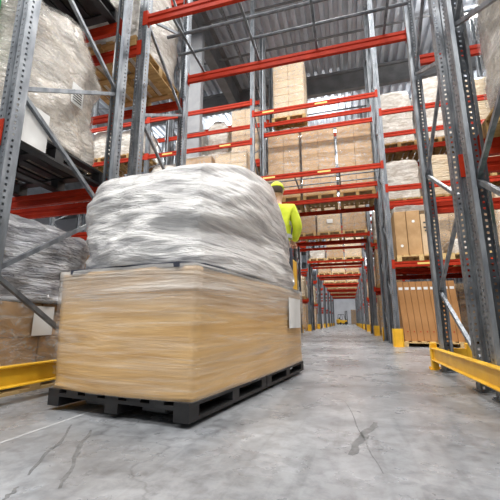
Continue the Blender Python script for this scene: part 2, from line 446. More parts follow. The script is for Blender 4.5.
# ---------------------------------------------------------------- soft shapes
def blob(W, D, Hh, n=10, e=.28, wob=.03, seed=0, top=.0, lean=(0, 0), mat='white_goods', sub=True, name='goods', ns=2.2, taper=0, wst=(1, 1, 1), bot=0):
    """rounded, bulging box-shaped load: origin centre bottom"""
    vs = []; fs = []; idx = {}
    nx = ny = n; nz = int(n * 1.4)
    def shp(u, v, w):   # u,v,w in -1..1 on cube surface -> rounded
        return u, v, w
    def vert(i, j, k):
        if (i, j, k) in idx: return idx[i, j, k]
        u = -1 + 2 * i / nx; v = -1 + 2 * j / ny; w = -1 + 2 * k / nz
        # superellipsoid-like rounding in plan and at the top
        q2 = (u * u + v * v) ** .5
        fr = 1 - e * max(0, q2 - 1) / .414 * .35
        uu = u * fr; vv = v * fr
        ww = w
        tz = max(0, w); edge = max(abs(u), abs(v))
        shrink = 1 - top * tz ** 4 - taper * (w + 1) / 2 - bot * max(0, -w) ** 3
        uu *= shrink; vv *= shrink
        ww = w - (top * 1.0 * edge ** 3 * (tz ** 3))
        p = Vector((uu * W / 2, vv * D / 2, (ww + 1) / 2 * Hh))
        nn = Vector((u, v, w * .6)).normalized()
        pp = Vector((p.x * ns * wst[0], p.y * ns * wst[1], p.z * ns * wst[2])) + Vector((seed * 3.7, seed * 1.3, seed))
        d = noise.fractal(pp, 1.0, 2.1, 4) * wob * (0 if w <= -1 else 1)
        p += nn * d; p.x += lean[0] * (w + 1) / 2; p.y += lean[1] * (w + 1) / 2
        idx[i, j, k] = len(vs); vs.append(p); return idx[i, j, k]
    for i in range(nx):
        for j in range(ny):
            for k in (0, nz): fs.append([vert(i, j, k), vert(i + 1, j, k), vert(i + 1, j + 1, k), vert(i, j + 1, k)])
    for k in range(nz):
        for i in range(nx):
            for j in (0, ny): fs.append([vert(i, j, k), vert(i + 1, j, k), vert(i + 1, j, k + 1), vert(i, j, k + 1)])
        for j in range(ny):
            for i in (0, nx): fs.append([vert(i, j, k), vert(i, j + 1, k), vert(i, j + 1, k + 1), vert(i, j, k + 1)])
    mb = MB(); mb.add(vs, fs)
    return mb.mesh(name, mat, True)

def carton_mesh(w, d, h, mat='card'):
    key = ('carton', round(w, 3), round(d, 3), round(h, 3), mat)
    if key not in BR:
        mb = MB(); mb.box(-w / 2 + .004, w / 2 - .004, -d / 2 + .004, d / 2 - .004, .002, h - .002, .006)
        BR[key] = mb.mesh('carton', mat)
    return BR[key]
def tape_mesh(w, d, h):
    key = ('tape', round(w, 3), round(d, 3), round(h, 3))
    if key not in BR:
        mb = MB(); mb.box(-.025, .025, -d / 2 + .002, d / 2 - .002, h - .08, h - .001)
        BR[key] = mb.mesh('tape', 'card_l')
    return BR[key]
def carton_load(label, x, y, z, W, D, Hh, nx=2, ny=2, nz=4, mat='card', group=None, wrap=True, detail=True, paper=False, seed=0):
    t = thing('carton_load', label, 'cartons', (x, y, z), 0, group)
    w, d, h = W / nx, D / ny, Hh / nz
    if detail:
        for i in range(nx):
            for j in range(ny):
                for k_ in range(nz):
                    if 0 < i < nx - 1 and 0 < j < ny - 1: continue
                    put('carton', carton_mesh(w, d, h, mat), t, (-W / 2 + (i + .5) * w, -D / 2 + (j + .5) * d, k_ * h))
    else:
        key = ('cl', round(W, 2), round(D, 2), round(Hh, 2), nx, ny, nz, mat)
        if key not in BR:
            mb = MB()
            for i in range(nx):
                for j in range(ny):
                    for k_ in range(nz):
                        cx, cy, cz = -W / 2 + (i + .5) * w, -D / 2 + (j + .5) * d, k_ * h
                        mb.box(cx - w / 2 + .004, cx + w / 2 - .004, cy - d / 2 + .004, cy + d / 2 - .004, cz + .002, cz + h - .002, .006)
            BR[key] = mb.mesh('cartons', mat)
        put('carton_stack', BR[key], t)
    if wrap:
        key = ('wrap', round(W, 2), round(D, 2), round(Hh, 2), seed % 3)
        if key not in BR:
            BR[key] = blob(W + .05, D + .06, Hh + .02, 8, .06, .012, seed % 3, 0, mat='film', name='stretch_film')
        put('stretch_film', BR[key], t)
    if paper:
        mb = MB(); mb.box(-.13, .13, -D / 2 - .034, -D / 2 - .031, Hh * .3, Hh * .3 + .19); put('paper_label', mb.mesh('paper_label', 'paper'), t, (.05, 0, 0))
    return t
def soft_load(name, label, x, y, z, W, D, Hh, mat='white_goods', group=None, seed=0, top=.12, wob=.06, cat='load', key=None, lean=(0, 0)):
    k2 = key and ('soft', key, W, D, Hh, mat)
    if k2 and k2 in BR: me = BR[k2]
    else:
        me = blob(W, D, Hh, 14, .3, wob, seed, top, lean, mat, name=name)
        if k2: BR[k2] = me
    o = put(name, me, None, (x, y, z)); return tag(o, label, cat, group)

# ---------------------------------------------------------------- racks
YA, YB, YB2, YC = 1.75, 3.02, 3.33, 4.60
NR = 9
rows = [YA] + [8.75 + 6.65 * i for i in range(NR - 1)]
# nearest row
rack_line('pallet_rack', YA, False, [-1, 0, 1], [(1, 2.0), (1, 4.12), (-1, 2.0), (-1, 4.12), (1, 6.2), (-1, 6.2)],
          'closest red-beamed rack, framing the picture at both edges, wrapped loads in its bays', True)
r1b = rack_line('pallet_rack', YC, True, [-1, 0, 1, -2], [(0, 4.56), (1, 2.0), (1, 4.12), (-1, 2.0), (-1, 4.12), (1, 6.2)],
          'galvanised rack whose bare red beams and grey tube grid cross high over the passage', True)
# passage grid on the nearest row
def grid(parent, yo_c, z, detail):
    for dy in (.45, .80):
        mb = MB(); mb.tube((-2.33, -dy, z + .047), (.95, -dy, z + .047), .022, 8); put('support_tube', mb.mesh('support_tube', 'galv_d'), parent)
    for x in (-2.07, -1.14, -.25, .69):
        mb = MB(); mb.bar((x, -.002, z + .012), (x, -1.268, z + .012), .034, .024)
        put('cross_bar', mb.mesh('cross_bar', 'galv_d'), parent)
grid(r1b, YC, 4.56, True)

SIDE2L = [6.05, 7.4]; 
for i in range(1, NR):
    y = rows[i]; o = ORD[i]; det = (i == 1)
    if i == 1:
        fb = [(0, 4.53), (0, 6.57), (1, 1.96), (1, 3.88), (1, 5.7), (1, 6.97), (2, 5.7), (2, 6.97), (-1, 1.96), (-1, 3.88), (-1, 6.0), (-2, 1.96), (-2, 3.88), (-2, 6.0)]
        bb = [(0, 4.25), (0, 7.08), (1, 1.96), (1, 3.88), (1, 5.7), (1, 8.0), (2, 5.7), (-1, 1.96), (-1, 3.88), (-1, 5.63), (-2, 5.63), (-2, 1.96), (-2, 3.88)]
        ps = [-3, -2, -1, 0, 1, 2]
    elif i < 4:
        fb = [(0, 4.38), (0, 6.57), (1, 1.96), (1, 3.88), (1, 5.7), (-1, 1.96), (-1, 3.88), (-1, 6.0)]
        bb = [(0, 4.38), (0, 6.57), (1, 1.96), (1, 3.88), (1, 5.7), (-1, 1.96), (-1, 3.88), (-1, 5.63)]
        if i == 2:
            for q in (2, 3): fb += [(q, 5.7)]; bb += [(q, 5.7)]
        ps = [-2, -1, 0, 1, 2] + ([3] if i == 2 else [])
    else:
        fb = [(0, 4.33), (0, 6.57), (1, 1.96), (-1, 1.96), (1, 3.88), (-1, 3.88)]; bb = [(0, 4.33)]; ps = [-1, 0] + ([1, -2] if i < 6 else [])
    bd = dict(detail=det)
    a = rack_line('pallet_rack', y, False, ps, fb, 'front rack of the %s rack row down the passage, red beams facing the viewer' % o, det, labels={(0, 4.53), (1, 5.7), (-1, 1.96), (0, 6.57)} if i == 1 else ())
    b = rack_line('pallet_rack', y + 2.74, True, ps, bb, 'rear rack of the %s rack row, back to back behind its front rack' % o, det)
    if i == 1:
        g = a
        for dy in (.38, .82):
            mb = MB(); mb.tube((-2.33, dy, 4.47), (.95, dy, 4.47), .018, 8); put('support_tube', mb.mesh('support_tube', 'galv_d'), a)
        for x in (-1.27, -.05):
            mb = MB(); mb.bar((x, .002, 4.542), (x, 1.268, 4.542), .04, .02); put('cross_bar', mb.mesh('cross_bar', 'galv_d'), a)

# post boots
def boot_mesh():
    mb = MB(); t = .012; h = .40
    pr = [(-.11, .13), (-.11, -.06), (-.07, -.11), (.07, -.11), (.11, -.06), (.11, .13), (.11 - t, .13), (.11 - t, -.055), (.065, -.098), (-.065, -.098), (-.11 + t, -.055), (-.11 + t, .13)]
    mb.prism(pr, .006, h, 'z'); mb.box(-.10, .10, -.15, -.09, 0, .008)
    return mb.mesh('post_protector', 'yellow')
BOOT = boot_mesh()
for i in range(1, NR):
    for yy, fl, nm in ((rows[i], 0, 'front'), (rows[i] + 2.74, PI, 'rear')):
        for x, sd in ((-2.42, 'left'), (1.04, 'right')):
            tag(put('post_protector', BOOT, None, (x, yy, 0), (0, 0, fl)), 'yellow steel boot round the %s post at the %s of the passage, %s rack row' % (nm, sd, ORD[i]), 'post protector', 'yellow boots lining the passage')
# end guards of the nearest row
def guard(x, sgn, label):
    t = thing('rack_guard', label, 'guard rail', (x, 0, 0))
    mb = MB(); w = .038
    pr = [(-w, .11), (w, .11), (w, .118), (.008, .128), (.008, .235), (w, .245), (w, .253), (-w, .253), (-w, .245), (-.012, .235), (-.012, .128), (-w, .118)]
    mb.prism(pr, 1.2, 4.67, 'y'); put('rail', mb.mesh('rail', 'yellow'), t)
    for yy in (1.32, 4.69):
        mb = MB(); mb.box(-.036, .036, yy - .04, yy + .04, .008, .31, .006); mb.box(-.055, .07, yy - .05, yy + .07, 0, .01)
        for a, b in ((-.045, .055), (.058, .055)): mb.tube((a, yy + b, .01), (a, yy + b, .03), .012, 6)
        f = put('stub_post', mb.mesh('stub_post', 'yellow'), t)
    for yy in (4.69,):
        mb = MB(); a, b = sorted((sgn * .06, sgn * .38)); mb.box(a, b, yy - .035, yy + .035, .12, .25); put('return_rail', mb.mesh('return_rail', 'yellow'), t)
        mb = MB(); mb.box(sgn * .38 - .04, sgn * .38 + .04, yy - .04, yy + .04, 0, .31, .005); put('stub_post', mb.mesh('stub_post', 'yellow'), t)
guard(.935, 1, 'yellow floor-level guard rail in front of the large grey posts at the right edge')
guard(-2.28, -1, 'yellow floor-level guard rail at the left edge, behind the passing load')

# ---------------------------------------------------------------- nearest row loads
lx = -3.13
pallet('black plastic pallet carrying the tall beige wrapped bundle at upper left', lx, 2.385, 2.0, 1.2, 1.28, 'black_pl', h=.16)
t = thing('wrapped_bundle', 'tall bulging beige bundle in clear film with green print, upper left', 'bundle', (lx, 2.385, 2.16))
put('goods', blob(1.22, 1.22, 1.72, 26, .5, .09, 3, .30, (-.04, 0), 'beige_goods', name='goods', ns=2.4), t)
fm = film('creased_film', (1, 1, 2.4), 5, .05, .5)
put('stretch_film', blob(1.25, 1.25, 1.745, 26, .5, .09, 3, .30, (-.04, 0), fm, name='stretch_film', ns=2.4), t)
mb = MB(); mb.box(.24, .36, -.64, -.56, .45, 1.15, .01)
put('green_print', mb.mesh('green_print', 'green'), t)
mb = MB(); mb.box(.628, .632, .02, .17, .50, .72); lp = put('paper_label', mb.mesh('paper_label', 'paper'), t)
mb = MB()
for q in range(5): mb.box(.6325, .6335, .04, .15, .53 + q * .026, .542 + q * .026)
put('print', mb.mesh('print', 'ink'), lp)
mb = MB(); mb.box(-.0015, .0015, -.04, .27, -.33, .02)
ps_ = tag(put('paper_sheet', mb.mesh('paper_sheet', 'paper'), None, (-2.44, 1.88, 2.30)), 'blank white paper sheet hanging beside the leftmost perforated post', 'paper')

pallet('dark pallet just above the tall beige bundle, cut by the top-left corner', lx, 2.385, 4.12, 1.2, 1.28, 'black_pl', h=.16)
soft_load('covered_load', 'dark covered load filling the top-left corner above the beige bundle', lx, 2.385, 4.28, 1.15, 1.2, 1.3, 'tarp', seed=5, wob=.05)
pallet('wooden pallet under the silver-wrapped load on the floor at far left', lx, 2.42, 0, 1.2, 1.2, 'wood_l')
t = thing('wrapped_load', 'floor load at left edge, silver crumpled film over tan cartons', 'load', (lx, 2.42, .15))
for i in range(2):
    for j in range(2):
        for kk in range(2): put('carton', carton_mesh(.58, .58, .28), t, (-.29 + .58 * i, -.29 + .58 * j, kk * .28))
put('goods', blob(1.2, 1.2, .74, 24, .35, .09, 11, .12, (0, 0), 'silver_goods', name='goods', ns=3.5), t, (0, 0, .56))
put('stretch_film', blob(1.21, 1.21, .60, 12, .15, .02, 2, 0, mat='film', name='stretch_film'), t)
mb = MB(); mb.box(.622, .626, -.12, .08, .29, .53); put('paper_label', mb.mesh('paper_label', 'paper'), t)

pallet('wooden pallet seen from below, high in the left bay just before the passage', -3.11, 3.965, 4.12, 1.2, 1.28, 'wood')
soft_load('wrapped_load', 'glossy white wrapped load standing high on the left pallet seen from below', -3.11, 3.965, 4.27, 1.16, 1.2, 1.72, 'white_goods', seed=8, wob=.10, top=.08)
pallet('wooden pallet on the floor behind the passing load at left', -3.2, 3.99, 0, 1.2, 1.2, 'wood_l')
carton_load('tan carton stack on the floor pallet behind the passing load', -3.2, 3.99, .15, 1.1, 1.1, 1.2, 2, 2, 3, 'card')
# right
rx = 1.71
pallet('wooden pallet on the floor at the right edge behind the yellow rail', rx, 2.42, 0, 1.14, 1.2, 'wood_l')
t = thing('wrapped_load', 'white wrapped floor load with a green top corner at right edge', 'load', (rx, 2.42, .15))
put('goods', blob(1.16, 1.16, 1.36, 16, .4, .05, 21, .16, (0, 0), 'white_goods', name='goods', ns=2), t)
mb = MB()
for a0, a1, zz in ((-.50, -.30, 1.40), ): mb.box(a0, a1, -.52, .30, zz, zz + .03, .01)
put('green_corner', blob(.34, .34, .16, 8, .4, .02, 4, .1, mat='green', name='green_corner'), t, (-.36, .36, 1.17))
pallet('wooden pallet at mid height near the right edge', rx, 2.385, 2.0, 1.14, 1.28, 'wood')
t = thing('wrapped_load', 'tall beige film-wrapped stack at upper right edge', 'load', (rx, 2.385, 2.15))
put('goods', blob(1.2, 1.2, 1.75, 16, .4, .06, 31, .08, (0, 0), 'beige_goods', name='goods', ns=2), t)
put('stretch_film', blob(1.23, 1.23, 1.78, 16, .4, .065, 31, .08, (0, 0), fm, name='stretch_film', ns=2), t)

# ---------------------------------------------------------------- second row loads
def px(i): return -1.79 + 1.11 * i
pos3 = ['left', 'middle', 'right']
YF, YR = rows[1] + .635, rows[1] + 2.105
for i in range(3):
    pallet('pallet under the %s carton stack lowest over the passage, second rack row' % pos3[i], px(i), YR, 4.25, 1.02, 1.28, 'wood', 'pallets over the passage, second row')
    carton_load('tall wrapped tan carton stack, %s of three lowest over the passage, second rack row' % pos3[i], px(i), YR, 4.40, 1.03, 1.1, 2.38, 2, 2, 4, 'card', 'wrapped carton stacks over the passage', seed=i + 1)
pallet('pallet under the tallest wrapped stack, high at the left over the passage', -1.58, YR, 7.08, 1.12, 1.28, 'wood')
carton_load('tallest cream wrapped carton stack, highest over the left of the passage', -1.58, YR, 7.23, 1.04, 1.1, 2.3, 2, 2, 8, 'card_l', seed=2)

def side_loads(x0, y, z, spec, row, side, lev, half):
    """three pallet places of a side bay"""
    names = ['first', 'second', 'third']
    for i, s in enumerate(spec):
        if not s: continue
        x = x0 + 1.09 * i
        kind, hh = s
        where = '%s from left, %s level, %s bay, %s rack row %s' % (names[i], lev, side, row, half)
        pallet('wooden pallet, ' + where, x, y, z, 1.02, 1.28, 'wood', 'pallets in the side bays', detail=(row == 'second' and side == 'right'))
        if kind == 'c': carton_load('tan wrapped cartons, ' + where, x, y, z + .15, 0.97, 1.1, hh, 2, 2, max(2, int(hh / .4)), 'card', 'wrapped cartons in the side bays', detail=False, seed=i)
        elif kind == 'l': carton_load('cream wrapped cartons, ' + where, x, y, z + .15, 0.97, 1.1, hh, 2, 2, max(2, int(hh / .3)), 'card_l', 'wrapped cartons in the side bays', detail=False, seed=i)
        elif kind == 'w': soft_load('wrapped_load', 'white wrapped load, ' + where, x, y, z + .15, 1.0, 1.1, hh, 'white_goods', 'white wrapped loads in the side bays', seed=i + 2, wob=.05, key='w%d' % i)
        elif kind == 'k': soft_load('wrapped_load', 'cream wrapped load, ' + where, x, y, z + .15, 1.0, 1.1, hh, 'cream_goods', 'white wrapped loads in the side bays', seed=i + 5, wob=.04, key='k%d' % i)
xr = 1.70; xl = -5.28; xl2 = xl - BAY; xr2 = xr + BAY
# right bays
side_loads(xr, YR, 5.63, [('w', 1.9), ('w', 2.2), ('k', 1.9)], 'second', 'right', 'top', 'rear')
side_loads(xr, YR, 3.88, [('w', 1.3), ('k', 1.35), ('w', 1.3)], 'second', 'right', 'middle', 'rear')
side_loads(xr, YR, 1.96, [('c', 1.45), ('l', 1.5), ('l', 1.5)], 'second', 'right', 'low', 'rear')
side_loads(xr, YF, 3.88, [None, None, ('l', 1.3)], 'second', 'right', 'middle', 'front')
side_loads(xr, YF, 1.96, [None, None, ('l', 1.5)], 'second', 'right', 'low', 'front')
side_loads(xr2, YR, 5.63, [('w', 1.9), ('w', 1.7), None], 'second', 'outer right', 'top', 'rear')
side_loads(xr2, YF, 3.88, [('w', 1.3), ('l', 1.2), None], 'second', 'outer right', 'middle', 'front')
# tall boxes on the low level
pallet('wooden pallet under the tall upright brown boxes, right of the passage', 1.70, YF, 1.96, 1.06, 1.28, 'wood_l')
tw = 0; 
for i, (w, hh, mt) in enumerate(((.27, 1.12, 'card'), (.31, 1.12, 'card'), (.25, 1.02, 'card_l'), (.15, .90, 'card_l'))):
    x = 1.19 + tw + w / 2; tw += w + .006
    t = thing('tall_box', 'tall upright cardboard box, %s from left of the four on the low right pallet' % ['first', 'second', 'third', 'fourth'][i], 'box', (x, YF, 2.11), 0, 'tall upright boxes on the low right pallet')
    put('box_body', carton_mesh(w, 1.0, hh, mt), t)
    if i in (0, 1):
        mb = MB(); mb.tube((0, -.502, .25 if i == 0 else .85), (0, -.498, .25 if i == 0 else .85), .035, 10); put('sticker', mb.mesh('sticker', 'paper'), t)
    if i == 2:
        for q in ((-.07, .07, .78, .82), (-.07, -.01, .66, .70), (.01, .07, .66, .70), (-.05, 0, .58, .62)):
            mb = MB(); mb.box(q[0], q[1], -.501, -.497, q[2], q[3]); put('printed_mark', mb.mesh('printed_mark', 'ink'), t)
soft_load('film_bundle', 'crumpled white film lying over the tall upright brown boxes', 1.60, YF, 3.235, .80, .9, .16, 'white_goods', seed=4, wob=.05, cat='film')
soft_load('sack', 'slumped white sack on the low level, right of the tall boxes', 2.80, YF - .1, 2.116, .8, .9, .42, 'white_goods', seed=9, wob=.08, cat='sack', top=.3)
pallet('wooden pallet under the slumped white sack, right of the tall boxes', 2.80, YF, 1.96, 1.0, 1.28, 'wood_l')
# leaning boards on the floor
pallet('wooden pallet under the leaning orange-brown boards on the floor', 1.77, YF, 0, 1.24, 1.28, 'wood_l', h=.12)
for i in range(9):
    mb = MB(); w = .128; h = 1.36; ln = -.10
    x0 = 1.20 + i * .136 
    sh = -.085
    mb.add([(0, -.55, 0), (w, -.55, 0), (w, .5, 0), (0, .5, 0), (sh, -.55, h), (w + sh, -.55, h), (w + sh, .5, h), (sh, .5, h)], [(0, 3, 2, 1), (4, 5, 6, 7), (0, 1, 5, 4), (1, 2, 6, 5), (2, 3, 7, 6), (3, 0, 4, 7)])
    t = thing('flat_box', 'narrow orange-brown box with white top label, %s from left of nine on floor pallet' % ['first', 'second', 'third', 'fourth', 'fifth', 'sixth', 'seventh', 'eighth', 'ninth'][i], 'box', (x0, YF, .12), 0, 'narrow orange-brown boxes on the floor pallet')
    put('box_body', mb.mesh('box_body', 'card_b'), t)
    mb = MB(); mb.box(.018 + sh * .85, .106 + sh * .85, -.553, -.548, 1.17, 1.23); put('label_strip', mb.mesh('label_strip', 'paper'), t)
    mb = MB(); mb.box(.055, .082, -.553, -.548, .20, .225); put('red_mark', mb.mesh('red_mark', 'red'), t)
side_loads(xr, YF, 0, [None, None, ('c', 1.4)], 'second', 'right', 'floor', 'front')
side_loads(xr, YR, 0, [('c', 1.4), ('l', 1.4), ('c', 1.4)], 'second', 'right', 'floor', 'rear')
# left bays
side_loads(xl, YR, 5.70, [('w', 1.8), None, ('l', 1.95)], 'second', 'left', 'upper', 'rear')
soft_load('wrapped_load', 'narrow pointed white wrapped load beside the grey concrete column', -4.15, YR, 5.85, .8, 1.0, 1.9, 'white_goods', seed=14, wob=.10, top=.3)
pallet('wooden pallet under the pointed white load beside the concrete column', -4.14, YR, 5.70, .9, 1.28, 'wood')
side_loads(xl2, YF, 5.70, [('k', 1.0), ('w', 1.1), ('w', 1.0)], 'second', 'outer left', 'upper', 'front')
side_loads(xl, YF, 3.88, [('w', 1.4), ('c', 1.4), ('l', 1.4)], 'second', 'left', 'middle', 'front')
side_loads(xl, YF, 1.96, [('c', 1.4), ('l', 1.4), ('c', 1.5)], 'second', 'left', 'low', 'front')
side_loads(xl, YF, 0, [('c', 1.4), ('l', 1.4), ('c', 1.5)], 'second', 'left', 'floor', 'front')
# further rows
for i in range(2, NR):
    yf, yr = rows[i] + .635, rows[i] + 2.105; z = 4.38 if i < 4 else 4.33; o = ORD[i]
    for j in range(3):
        hh = [1.25, 1.35, 1.25][j]
        pallet('pallet under the %s carton stack over the passage, %s rack row' % (pos3[j], o), px(j), yf, z, 1.04, 1.28, 'wood_l', 'distant pallets over the passage', detail=False)
        if i == 3 and j == 0:
            soft_load('wrapped_load', 'low white wrapped load, left place over the passage, %s rack row' % o, px(j), yf, z + .15, 1.04, 1.1, .7, 'white_goods', seed=3)
        else:
            carton_load('tan carton stack, %s of three over the passage, %s rack row' % (pos3[j], o), px(j), yf, z + .15, 1.03, 1.1, hh, 2, 2, 4, 'card_l' if (i + j) % 2 else 'card', 'distant carton stacks over the passage', detail=False, paper=(i == 2 and j == 1), seed=j)
    if i < 5:
        side_loads(xr, yf, 1.96, [('c', 1.5), None, None], o, 'right', 'low', 'front')
        side_loads(xr, yf, 0, [('c', 1.5), ('l', 1.4), None], o, 'right', 'floor', 'front')
        side_loads(xl, yf, 0, [None, ('l', 1.4), ('c', 1.5)], o, 'left', 'floor', 'front')
        side_loads(xl, yf, 1.96, [None, ('c', 1.4), ('k', 1.4)], o, 'left', 'low', 'front')
    if i in (2,):
        side_loads(xl, yf, 5.70, [('w', 1.6), ('k', 1.3), ('l', 1.6)], o, 'left', 'upper', 'front')
        side_loads(xl2, yf, 5.70, [('k', 1.3), ('w', 1.6), ('k', 1.2)], o, 'outer left', 'upper', 'front')
        side_loads(xr, yf, 3.88, [('w', 1.5), ('w', 1.3), ('l', 1.5)], o, 'right', 'middle', 'front')
        side_loads(xr, yf, 6.0, [('w', 1.5), ('w', 1.7), ('l', 1.5)], o, 'right', 'top', 'front')

# ---------------------------------------------------------------- far end: forklift and stacks
t = thing('forklift', 'tiny yellow and black forklift at the far end of the passage', 'forklift', (-1.6, 78, 0), R(-60))
mb = MB(); mb.box(-.55, .55, -1.0, .9, .25, .95, .08); mb.box(-.5, .5, -1.15, -.7, .3, 1.15, .08); put('body', mb.mesh('body', 'truckyel'), t)
mb = MB()
for sx in (-.5, .5): mb.bar((sx, -.8, 1.0), (sx, -.6, 2.1), .06); mb.bar((sx, .5, .9), (sx, .2, 2.1), .06)
mb.box(-.55, .55, -.7, .3, 2.08, 2.16); put('overhead_guard', mb.mesh('overhead_guard', 'black_pl'), t)
mb = MB()
for sx in (-.35, .35): mb.box(sx - .05, sx + .05, .95, 1.08, .1, 2.9)
mb.box(-.35, .35, .97, 1.05, 1.0, 1.1); mb.box(-.35, .35, .97, 1.05, 2.8, 2.9); put('mast', mb.mesh('mast', 'black_pl'), t)
for sx in (-.3, .3):
    mb = MB(); mb.box(sx - .06, sx + .06, 1.08, 2.1, .1, .15); mb.box(sx - .06, sx + .06, 1.06, 1.12, .1, .6); put('fork', mb.mesh('fork', 'truckgrey'), t)
mb = MB(); mb.box(-.25, .25, -.6, -.1, .95, 1.1, .03); mb.box(-.25, .25, -.68, -.56, 1.05, 1.5, .03); put('seat', mb.mesh('seat', 'black_pl'), t)
for sx in (-.5, .5):
    for yy, r in ((.6, .32), (-.7, .25)):
        mb = MB(); mb.tube((sx - .1, yy, r), (sx + .1, yy, r), r, 16); put('wheel', mb.mesh('wheel', 'tyre'), t)
pallet('distant pallet at the far end of the passage beside the forklift', 1.0, 70, 0, 1.4, 1.3, 'wood_l', detail=False)
carton_load('distant orange-tan carton stack at the far end of the passage', 1.0, 70, .15, 1.5, 1.2, 2.7, 2, 2, 5, 'card', detail=False)

# ---------------------------------------------------------------- passing truck with load
TP = (-.83, 1.76, 0); TR = R(-8)
def loc2w(x, y, z=0):
    c, s = math.cos(TR), math.sin(TR); return (TP[0] + c * x - s * y, TP[1] + s * x + c * y, z)
t = thing('order_picker_truck', 'low dark pallet truck carrying the large streaked load through the passage', 'truck', TP, TR)
mb = MB()
for xx in (-.78, -.32): mb.box(xx - .09, xx + .09, .12, 2.42, .034, .066, .008)
put('fork', mb.mesh('fork', 'truckgrey'), t)
mb = MB(); mb.box(-.86, -.30, 2.36, 3.25, .06, .55, .04); put('chassis', mb.mesh('chassis', 'truckgrey'), t)
mb = MB(); mb.box(-.84, -.32, 2.95, 3.25, .55, 1.45, .05); put('motor_housing', mb.mesh('motor_housing', 'truckyel'), t)
mb = MB(); mb.box(-.82, -.28, 2.40, 2.92, .55, .60, .01); put('platform_mat', mb.mesh('platform_mat', 'tyre'), t)
mb = MB(); mb.tube((-.70, 2.98, 1.58), (-.34, 2.98, 1.58), .018, 10); mb.tube((-.52, 3.08, 1.43), (-.52, 2.98, 1.58), .03, 10); put('steering_handle', mb.mesh('steering_handle', 'black_pl'), t)
for xx, yy, r in ((-.74, 2.6, .10), (-.42, 2.6, .10), (-.58, 3.1, .11), (-.78, .25, .03), (-.32, .25, .03)):
    mb = MB(); mb.tube((xx - .04, yy, r), (xx + .04, yy, r), r, 14); put('wheel', mb.mesh('wheel', 'tyre'), t)
for q, yy in enumerate((.58, 1.72)):
    w = loc2w(-.55, yy, .028)
    pallet(['black pallet under the near half of the passing load', 'black pallet under the far half of the passing load'][q], w[0], w[1], w[2], 1.08, 1.12, 'black_pl', h=.10, rz=TR)
# cartons, near and far pallet, and the white goods on top
w = loc2w(-.55, 1.15, .130)
t = thing('moving_load', 'large tan and white streaked film-wrapped load passing through the middle', 'load', w, TR)
put('cartons', blob(1.12, 2.3, .74, 26, .12, .015, 1, 0, (0, 0), 'move_tan', name='cartons', ns=2, wst=(1, .3, 1)), t)
# dark sheet standing in for the shaded gap between cartons and goods
mb = MB(); mb.prism([(-.55, -1.02), (-.44, -1.14), (.44, -1.14), (.55, -1.02), (.55, 1.02), (.44, 1.14), (-.44, 1.14), (-.55, 1.02)], .735, .765, 'z'); put('shade_gap_sheet', mb.mesh('shade_gap_sheet', 'trouser'), t)
def wedge_goods():
    me = blob(1.1, 2.26, 1.0, 40, .35, .07, 6, .10, (0, 0), 'move_white', name='white_goods', ns=2.2, wst=(1, .35, 1.4))
    for v in me.vertices:
        f = (v.co.y + 1.13) / 2.26; f = max(0, min(1, f))
        hz = .665 + .40 * math.sin(min(1, f / .65) * PI / 2) - .55 * max(0, (f - .65) / .35) ** 1.2
        v.co.z = .765 + (v.co.z) * hz
    return me
put('white_goods', wedge_goods(), t)
put('stretch_film', blob(1.15, 2.33, .755, 26, .12, .015, 1, 0, (0, 0), film('streaked_film', (.3, .25, 6), 3, .0, .38, (.42, .64, .34)), name='stretch_film', ns=2, wst=(1, .3, 1)), t)
mb = MB(); mb.box(.568, .571, .55, .95, .36, .66); put('paper_label', mb.mesh('paper_label', 'paper'), t)

# ---------------------------------------------------------------- driver
def skin_chain(name, pts, edges, mat, root=0, sub=2, parent=None):
    me = bpy.data.meshes.new(name); me.from_pydata([p[:3] for p in pts], edges, [])
    o = bpy.data.objects.new(name, me); C.objects.link(o)
    s = o.modifiers.new('skin', 'SKIN'); s.use_smooth_shade = True
    for i, p in enumerate(pts):
        r = p[3]; r = r if isinstance(r, tuple) else (r, r)
        me.skin_vertices[0].data[i].radius = r
    me.skin_vertices[0].data[root].use_root = True
    ss = o.modifiers.new('sub', 'SUBSURF'); ss.levels = sub; ss.render_levels = sub
    bpy.context.view_layer.update()
    m2 = bake(o); bpy.data.objects.remove(o)
    m2.materials.clear(); m2.materials.append(M[mat]); m2.polygons.foreach_set('use_smooth', [True] * len(m2.polygons))
    return put(name, m2, parent)
def ell(cx, cy, cz, rx_, ry_, rz_, n=16, m=12, fn=None):
    vs = []; fs = []
    for j in range(m + 1):
        a = -PI / 2 + PI * j / m
        for i in range(n):
            b = 2 * PI * i / n
            p = [cx + rx_ * math.cos(a) * math.cos(b), cy + ry_ * math.cos(a) * math.sin(b), cz + rz_ * math.sin(a)]
            vs.append(fn(p) if fn else p)
    for j in range(m):
        for i in range(n): fs.append((j * n + i, j * n + (i + 1) % n, (j + 1) * n + (i + 1) % n, (j + 1) * n + i))
    return vs, fs
pw = loc2w(-.40, 2.60, .60)
d = thing('person', 'person in hi-vis yellow jacket standing behind the passing load, hands on the steering handle', 'person', pw, TR)
